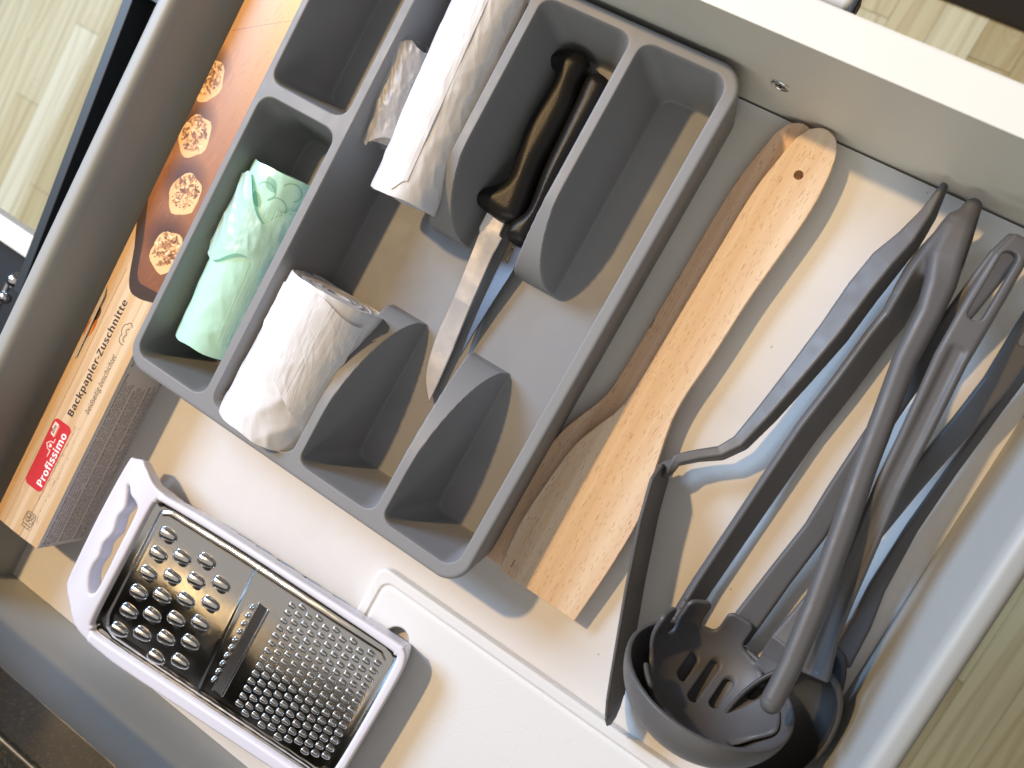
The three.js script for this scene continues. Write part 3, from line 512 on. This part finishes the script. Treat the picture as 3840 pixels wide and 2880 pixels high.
// ---------------------------------------------------------------- grater and cutting board
{
  const b = thing('cutting_board', 'white plastic cutting board with groove and round hole lying under the grater', 'cutting board', [340, 0, 398]);
  const rect = (x, z, x0, x1, z0, z1, r) => { const a = Math.abs(x - (x0 + x1) / 2) - (x1 - x0) / 2 + r, c = Math.abs(z - (z0 + z1) / 2) - (z1 - z0) / 2 + r; return Math.min(Math.max(a, c), 0) + Math.hypot(Math.max(a, 0), Math.max(c, 0)) - r; };
  const hole = (x, z) => Math.hypot(x - 257.5, z - 353) - 7.2;
  part(b, 'board', sdfMesh((x, y, z) => {
    let d = slab((u, v) => Math.max(rect(u, v, 227.5, 452, 321.5, 477, 7), -hole(u, v)), 0.6, 8, 1.3)(x, y, z);
    const gq = Math.abs(rect(x, z, 235, 444, 329, 470, 5)) ; return smax(d, 1.3 - Math.hypot(gq, (y - 8.4) * 1.0) * 0.9, 0.6);
  }, [225, -1, 319], [455, 10, 479], 0.9), M.boardPlastic);
}
{
  const g = thing('flat_grater', 'flat steel kitchen grater in a white plastic frame with wavy handle', 'grater', [170, 0, 405]);
  const outer = poly2(smooth([[57, 352], [60.5, 348.5], [68, 346], [75, 349], [91, 355], [127, 351.6], [200, 347.6], [262, 344], [269, 345], [273, 350], [274.4, 362], [274, 400], [272.5, 438], [268, 447], [232, 450.6], [132, 461], [105, 462.6], [82, 461], [67, 453], [59, 446.5], [56, 436], [55.2, 390]], 150));
  const hole = poly2(smooth([[67, 366], [72, 369.5], [78.4, 371], [81.4, 376], [81.6, 400], [81.8, 428], [79.6, 436], [76, 434.5], [72, 428], [71, 421], [72.2, 414], [70.6, 406], [73.4, 396], [71.4, 386], [73, 377.5]], 70));
  const inner = poly2(smooth([[89, 368], [91, 362.6], [96, 360.2], [150, 355.4], [205, 352.4], [258, 350.4], [264.6, 351.4], [267.6, 356], [268, 400], [266.6, 430], [262.5, 438.5], [216, 443.6], [150, 450], [97, 455], [91, 453], [88.4, 446], [88.6, 400]], 130));
  const wave = (z) => 1.2 * Math.sin(z * 0.31);
  const frame = sdfMesh((x, y, z) => {
    const o = outer(x, z), h = hole(x, z), i = inner(x, z);
    const dr = 0.27 * (29 - y); let d = slab(() => Math.max(o + dr, -h, -i), 8.6, 29, 2.2)(x, y, z) * 0.96;
    if (x < 92) { d = smax(d, (y - 25.5 - 3.6 * sstep(60, 84, x)) * 0.95, 3); d = smax(d, (15.5 - 9 * sstep(82, 90, x) - y) * 0.8, 2); }          // handle lies a little lower
    return d;
  }, [53, 7, 341], [279, 31, 465], 1.0);
  part(g, 'frame', frame, M.graterPlastic);
  // steel plate with raised working field, dished at its rim
  const rim = poly2([[95, 368], [101, 364.6], [156, 360.4], [258, 354.6], [263, 358], [263.6, 430], [258, 436.5], [210, 440.6], [104, 450.6], [98, 448], [95, 442]]);
  const nx = 190, nz = 110, p = [], ix = [], keep = [];
  const slot2 = (x, z) => { const u = (x - 182.6), v = z; return Math.max(Math.abs(u) - 3.1, Math.abs(v - 406.5) - 30.5); };
  for (let j = 0; j <= nz; j++) for (let i = 0; i <= nx; i++) {
    const x = 86 + 188 * i / nx, z = 347 + 111 * j / nz, d = rim(x, z), q = inner(x, z);
    const bead = 0.9 * Math.exp(-((d / 1.1) ** 2)) + 0.7 * Math.exp(-(((x - 168.5 - (z - 374) * 0.05) / 0.9) ** 2)) * sstep(3, -3, d);
    const y = 23.2 + 0.5 * sstep(1, -2, d) + bead + 1.5 * sstep(-4, 1, q) + 0.35 * vnoise(x * 0.02, z * 0.03, 4) + 0.9 * Math.sin((x - 90) / 182 * Math.PI) * 0.6;
    p.push(x, y, z);
    if (i && j) { const cx = x - 0.5, cz = z - 0.5; if (q < 2.2 && slot2(cx, cz) > 0) { const e = j * (nx + 1) + i; ix.push(e - nx - 2, e - 1, e - nx - 1, e - nx - 1, e - 1, e); } }
  }
  const plate = new THREE.BufferGeometry(); plate.setAttribute('position', new THREE.Float32BufferAttribute(p, 3)); plate.setIndex(ix); plate.computeVertexNormals(); uvXZ(plate);
  M.steel.side = THREE.DoubleSide;
  const pl = part(g, 'steel_plate', plate, M.steel);
  part(g, 'slot_lip', mergeGeometries([new THREE.CapsuleGeometry(0.9, 59, 6, 14).rotateX(Math.PI / 2).translate(186.2, 24.4, 406.5), new THREE.CapsuleGeometry(0.7, 60, 6, 10).rotateX(Math.PI / 2).translate(179.2, 24.4, 406.5)]), M.steelTooth, pl);
  // teeth: half-open hoods rising towards the right, one mesh each
  const hood = (len, wid, hgt) => {
    const N = 14, Mm = 12, q = [], iq = [];
    for (let a = 0; a <= N; a++) for (let c = 0; c <= Mm; c++) {
      const s = a / N, th = Math.PI * c / Mm, prof = Math.sin(Math.PI * Math.min(1, 0.1 + s * 0.9)) ** 0.6 * (1 - 0.25 * s), ww = wid * Math.sqrt(Math.max(0, 1 - (s * 0.98) ** 2.6)) ;
      q.push(len * (s - 0.35), hgt * Math.sin(th) * Math.sqrt(Math.max(0, 1 - s * s)) + 0.02, -Math.cos(th) * ww);
      if (a && c) { const e = a * (Mm + 1) + c; iq.push(e - Mm - 2, e - Mm - 1, e - 1, e - 1, e - Mm - 1, e); }
    }
    // the punched edge is folded back as a rounded lip
    const lip = new THREE.SphereGeometry(1, 16, 10, 0, Math.PI * 2, 0, Math.PI / 2).scale(wid * 0.72, hgt * 0.98, wid * 0.99).translate(-len * 0.35, 0.02, 0);
    const gg = new THREE.BufferGeometry(); gg.setAttribute('position', new THREE.Float32BufferAttribute(q, 3)); gg.setIndex(iq); gg.computeVertexNormals();
    lip.deleteAttribute('uv'); return mergeGeometries([gg, lip]);
  };
  const dish = (r) => new THREE.CircleGeometry(r, 22).rotateX(-Math.PI / 2);
  M.steelTooth.side = THREE.DoubleSide;
  const bigG = hood(10, 3.9, 3.2).scale(0.001, 0.001, 0.001), smallG = hood(4.2, 1.65, 1.5).scale(0.001, 0.001, 0.001), biteG = new THREE.SphereGeometry(1.9, 14, 8).scale(0.7, 1.5, 1).scale(0.001, 0.001, 0.001);
  const openG = new THREE.SphereGeometry(2.6, 16, 8, 0, Math.PI * 2, 0, Math.PI / 2).scale(1.25, 0.05, 0.8).scale(0.001, 0.001, 0.001);
  const put = (name, geo, x, y, z, turn) => { const m = new THREE.Mesh(geo, M.steelTooth); m.name = name; m.position.set((x - 170) / 1000, y / 1000, (z - 405) / 1000); m.rotation.y = turn; m.castShadow = m.receiveShadow = true; g.add(m); return m; };
  const holeM = M.black;
  for (let k = 0; k < 4; k++) for (let j = -1; j < 6; j++) {
    if ((j === -1 && k !== 0) || (j === 0 && k === 3) || (j === 5 && k < 2)) continue;
    const x = 106 + 15.4 * k, z = 390.3 - 7.6 * k + 13.8 * j; const m = put('coarse_tooth', bigG, x, 23.9, z, 0.1);
    const h = new THREE.Mesh(openG, holeM); h.name = 'tooth_opening'; h.position.set(0.0012, 0.00018, 0.0032); m.add(h);
  }
  for (let k = 0; k < 11; k++) for (let j = -4; j < 18; j++) {
    const x = 198 + 6.05 * k, z = 376 - 2.9 * k + 5.25 * j; if (rim(x, z) > -3.6 || x > 259) continue;
    put('fine_tooth', smallG, x, 24.1, z, 0);
  }
  for (let j = 0; j < 10; j++) put('slicer_wave', biteG, 176.6 , 24.0, 381 + 5.6 * j, 0.2);
}

// ---------------------------------------------------------------- grey nylon utensils on the right
{
  const t = thing('turner', 'grey nylon turner standing on its long edge, handle bent towards the blade', 'turner', [365, 0, 160]);
  const n = [-0.46, 0.89, 0];
  const handle = strip([[384, 21.6, 5, 1.4, 2.6, ...n], [384.5, 20.5, 20, 3, 4.2, ...n], [383, 19.5, 34, 4.6, 5.2, ...n], [379.5, 18.6, 48, 6, 6, ...n], [377.4, 18, 64, 6.2, 6.2, ...n], [375.6, 18, 88, 5.8, 6.2, ...n], [372.2, 18, 113, 5, 5.6, ...n], [368.4, 18, 138, 4.2, 5, ...n], [364.6, 18, 157, 3.4, 4.6, -0.4, 0.9, 0], [359, 18, 166.5, 2.9, 4.4, -0.2, 0.96, -0.3], [350, 18, 173.5, 2.7, 4.4, 0, 0.98, -0.3], [342.5, 18, 180.5, 2.8, 4.6, 0, 0.9, -0.2], [338.6, 18, 190, 2.2, 3.8, 0.9, 0.3, -0.2]], 1.3);
  const bn = [0.93, 0.12, -0.34];
  const blade = strip([[337.6, 18, 187, 7, 1.2, ...bn], [339.2, 18.2, 194, 17, 1.2, ...bn], [344.5, 18.4, 214, 17.8, 1.1, ...bn], [356, 18.4, 248, 18, 1.0, ...bn], [369, 18.4, 283, 18, 0.9, ...bn], [374.6, 18, 298, 17.6, 0.9, ...bn], [378, 17, 307, 15, 0.9, ...bn], [380, 15.6, 312.5, 10.5, 0.8, ...bn], [381, 15, 315.5, 5, 0.7, ...bn]], 1);
  part(t, 'handle', sdfMesh((x, y, z) => handle(x, y, z), [330, 6, 2], [392, 30, 197], 0.9), M.nylon);
  part(t, 'blade', sdfMesh(blade, [332, -3, 184], [388, 40, 320], 0.7), M.nylon);
}
{
  const t = thing('tongs', 'charcoal nylon kitchen tongs, one arm flat with dotted grip, one round arm over the ladle', 'tongs', [400, 0, 130]);
  const rod = strip([[399.4, 24, 9, 4, 4.4, -0.25, 0.95, 0], [400, 25, 22, 6.4, 6, -0.25, 0.95, 0], [401.6, 27, 36, 7.6, 6.4, -0.2, 0.97, 0], [404.6, 29, 48, 6.8, 6.2], [407, 31.4, 62, 5.8, 5.6], [408.4, 34, 86, 5.4, 5.4], [413, 39, 113, 5.3, 5.4], [417, 43, 138, 5.3, 5.4], [422.5, 48, 166, 5.4, 5.4], [429, 54, 203, 5.2, 5.2], [432.4, 59, 230, 5, 5], [433.4, 62, 246, 4.8, 4.8]], 4.4);
  const tipEnd = capsule([432.6, 59.5, 232], [433.4, 62, 248], 4.9);
  const nb = [0.77, 0.63, 0];
  const bar = strip([[396.6, 23, 18, 4, 4, -0.1, 0.98, 0], [394, 22, 34, 4.4, 4, 0.2, 0.95, 0], [394, 18.6, 46, 6, 3.2, 0.6, 0.8, 0], [395, 15, 57, 8, 2.7, ...nb], [396, 12.6, 68, 8.6, 2.4, ...nb], [394.4, 11.6, 80, 8.6, 2.3, ...nb], [392, 11.2, 110, 8.6, 2.3, ...nb], [389, 11, 136, 8.4, 2.3, ...nb], [387.4, 11, 167, 8, 2.3, ...nb], [386, 11, 197, 7.6, 2.3, ...nb], [384.4, 11.5, 230, 7.2, 2.4, ...nb], [384, 13, 254, 6.6, 2.4, ...nb]], 1.5);
  const slot = capsule([405.4, 27, 14], [408.6, 30, 36], 2.5);
  const joined = (x, y, z) => smin(rod(x, y, z), bar(x, y, z), 1 + 5 * sstep(64, 44, z));
  const b = part(t, 'body', sdfMesh((x, y, z) => Math.max(Math.min(joined(x, y, z), tipEnd(x, y, z)), -slot(x, y, z)), [377, 1, 2], [442, 70, 264], 0.85), M.nylon);
  const dots = []; for (let i = 0; i < 4; i++) for (let j = 0; j < 3; j++) dots.push(new THREE.SphereGeometry(0.55, 8, 6).translate(380.6 + 2.3 * i, 18.4 - 2.7 * i, 240 + 5 * j + i * 0.4));
  part(t, 'grip_dots', mergeGeometries(dots), M.nylon, b);
}
// bowls: half ellipsoid shell with centre c, rim normal n, radii
function bowl(c, n, ra, depth, th) {
  const nl = Math.hypot(...n), u = n.map((q) => q / nl);
  return (x, y, z) => {
    const px = x - c[0], py = y - c[1], pz = z - c[2], h = px * u[0] + py * u[1] + pz * u[2], rx = px - h * u[0], ry = py - h * u[1], rz = pz - h * u[2], rad = Math.hypot(rx, ry, rz);
    const hh = h * ra / depth, k = Math.hypot(rad, hh), grad = Math.hypot(rad / (k || 1), hh / (k || 1) * ra / depth) || 1, d = (k - ra) / grad;
    return smax(Math.abs(d) - th, h, 1);
  };
}
{
  const t = thing('small_ladle', 'grey nylon ladle with deep smooth bowl holding the pasta server', 'ladle', [409, 0, 245]);
  const B = bowl([408.2, 47.8, 258.8], [-0.095, 0.316, -0.944], 39.9, 33, 1.3);
  const H = strip([[410.6, 9.5, 243, 7.5, 1.8, 0, 0.95, 0.2], [411.7, 11, 234, 6.8, 2.2], [413.8, 11, 206.7, 6.2, 2.4], [416.6, 12, 176.6, 5.8, 2.4], [416, 13, 154.7, 5.4, 2.4], [416, 15, 131, 5, 2.4], [416.6, 18, 100, 5, 2.4], [418.5, 23, 60, 5.5, 2.6], [421.4, 28, 26, 6.2, 3], [422.4, 28, 16, 4.6, 3]], 2);
  part(t, 'bowl', sdfMesh(B, [364, 0, 236], [452, 94, 312], 0.9), M.nylon);
  part(t, 'handle', sdfMesh(H, [400, 4, 8], [431, 34, 249], 0.8), M.nylon);
}
{
  const t = thing('pasta_server', 'grey pasta server with prongs and three slots lying inside the small ladle', 'pasta server', [412, 20, 220]);
  const c = [410.5, 46.5, 254], n = [0, 0.4229, -0.9062], vv = [0, -0.9062, -0.4229], ra = 35, dep = 30, rad = Math.PI / 180;
  // prongs: azimuth, half width, reach above (+) or below (-) the rim plane
  const prongs = [[166, 11.5, 8], [132, 11.5, 10], [93, 11.5, 8], [-148, 12, -8], [8, 14, -8], [-105, 12, -9], [-55, 13, -8]];
  const seg = (ax, az, bx, bz, r) => (x, z) => { const dx = bx - ax, dz = bz - az, h = clamp(((x - ax) * dx + (z - az) * dz) / (dx * dx + dz * dz), 0, 1); return Math.hypot(x - ax - dx * h, z - az - dz * h) - r; };
  const slots = [seg(-11.6, 21.5, -12.6, 12.2, 2.5), seg(-1.2, 25, -3.2, 7, 2.5), seg(8.4, 21.5, 7.2, 10.6, 2.5), seg(21, 20.4, 21.2, 20, 2.6)];
  const neck = strip([[430.5, 19.4, 248, 6, 1.4, -0.5, 0.75, -0.4], [431, 20.6, 241, 7, 1.7, -0.4, 0.88, -0.2], [430.5, 23, 231, 6.6, 2.2, -0.3, 0.95, 0]], 1.6);
  const head = (x, y, z) => {
    const px = x - c[0], py = y - c[1], pz = z - c[2], h = py * n[1] + pz * n[2], a = px, b = py * vv[1] + pz * vv[2], r = Math.hypot(a, b), k = h < 0 ? Math.hypot(r, h * ra / dep) : r, az = Math.atan2(b, a);
    let cut = h + 17 - 10.5 * Math.cos(az - 95 * rad);
    for (const [q, w, top] of prongs) { let da = az - q * rad; da -= Math.PI * 2 * Math.round(da / (Math.PI * 2)); const e = Math.abs(da) * Math.max(r, 12) - w * rad * 35 + 3.5, e2 = h - top + 3.5; cut = smin(cut, Math.min(Math.max(e, e2), 0) + Math.hypot(Math.max(e, 0), Math.max(e2, 0)) - 3.5, 4); }
    for (const q of slots) cut = smax(cut, -q(a, b), 0.8);
    return smin(smax((Math.abs(k - ra) - 1.3) * 0.9, cut * 0.9, 1.2), neck(x, y, z), 3);
  };
  const H = strip([[430.3, 22.5, 232, 6.6, 2.2, -0.3, 0.95, 0], [432, 21.4, 215, 5.8, 2.3, -0.2, 0.97, 0], [436, 20, 175, 5.2, 2.4], [441, 19, 135, 5, 2.4], [446, 19, 99, 5.2, 2.5], [448.6, 20, 75, 5.8, 2.7], [448, 25, 47, 6.6, 2.9], [446.6, 28, 30, 5.6, 2.8], [446, 29, 22, 3.6, 2.6]], 1.8), hang = strip([[448, 24, 54, 1.9, 20, 0, 1, 0], [446.8, 24, 34, 1.9, 20, 0, 1, 0]], 1.8);
  part(t, 'head', sdfMesh(head, [372, 5, 226], [450, 84, 292], 0.7), M.nylon);
  part(t, 'handle', sdfMesh((x, y, z) => smax(H(x, y, z), -hang(x, y, z), 0.8), [422, 12, 14], [458, 36, 239], 0.8), M.nylon);
}
{
  const t = thing('large_ladle', 'larger grey ladle with channelled handle and hanging slot by the right wall', 'ladle', [440, 0, 150]);
  const n = [-0.1, 0.99, 0.06];
  const H0 = strip([[422.5, 44, 20, 5, 3, ...n], [422, 45, 30, 6.8, 3.4, ...n], [422.4, 45.4, 52, 7.2, 3.4, ...n], [423.4, 45, 78, 7, 3.4, ...n], [426, 44, 100, 6.6, 3.4, ...n], [428, 43, 118, 6.3, 3.2, ...n], [430, 42, 139, 6, 3.2, ...n], [434, 40, 165, 5.8, 3, ...n], [438.4, 37, 194, 6, 2.8, ...n], [441.6, 34, 214, 6.6, 2.4, ...n], [446, 30, 234, 9, 1.8, ...n]], 2.4);
  const slot = strip([[421.4, 40, 29, 3.3, 20, 0, 1, 0], [422, 40, 56, 3.3, 20, 0, 1, 0]], 3.2), chan = strip([[423.2, 50.6, 74, 3.6, 3.4, ...n], [430, 47.4, 139, 3.4, 3.4, ...n], [438.4, 41.6, 194, 3.2, 3, ...n], [446, 34, 232, 3, 2.8, ...n]], 2.6);
  part(t, 'handle', sdfMesh((x, y, z) => smax(smax(H0(x, y, z), -slot(x, y, z), 0.8), -chan(x, y, z), 1.4), [410, 24, 12], [458, 52, 240], 0.8), M.nylon);
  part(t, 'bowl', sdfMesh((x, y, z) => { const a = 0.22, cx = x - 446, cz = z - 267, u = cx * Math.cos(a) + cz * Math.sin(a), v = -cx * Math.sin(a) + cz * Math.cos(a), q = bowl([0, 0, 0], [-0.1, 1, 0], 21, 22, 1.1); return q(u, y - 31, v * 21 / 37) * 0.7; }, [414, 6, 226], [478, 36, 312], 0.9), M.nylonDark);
}
{
  const t = thing('serving_spoon', 'grey serving spoon lowest at the right, its handle lying on the drawer floor', 'spoon', [452, 0, 150]);
  const H = strip([[459.5, 9, 40, 3, 2.2], [457.6, 7, 78, 2.6, 2.2], [455.2, 6, 120, 2.6, 2.2], [454, 6, 152, 3, 2.2], [455, 6.5, 186, 4, 2.3], [457.4, 7, 205, 5, 2.3], [457.6, 7, 226, 6.5, 2]], 1.8);
  part(t, 'handle', sdfMesh(H, [448, 2, 34], [468, 14, 230], 0.8), M.nylon);
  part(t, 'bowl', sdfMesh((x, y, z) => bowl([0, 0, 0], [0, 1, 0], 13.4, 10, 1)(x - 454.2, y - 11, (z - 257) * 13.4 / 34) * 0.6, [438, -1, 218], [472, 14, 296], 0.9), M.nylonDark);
}

renderer.render(scene, camera);
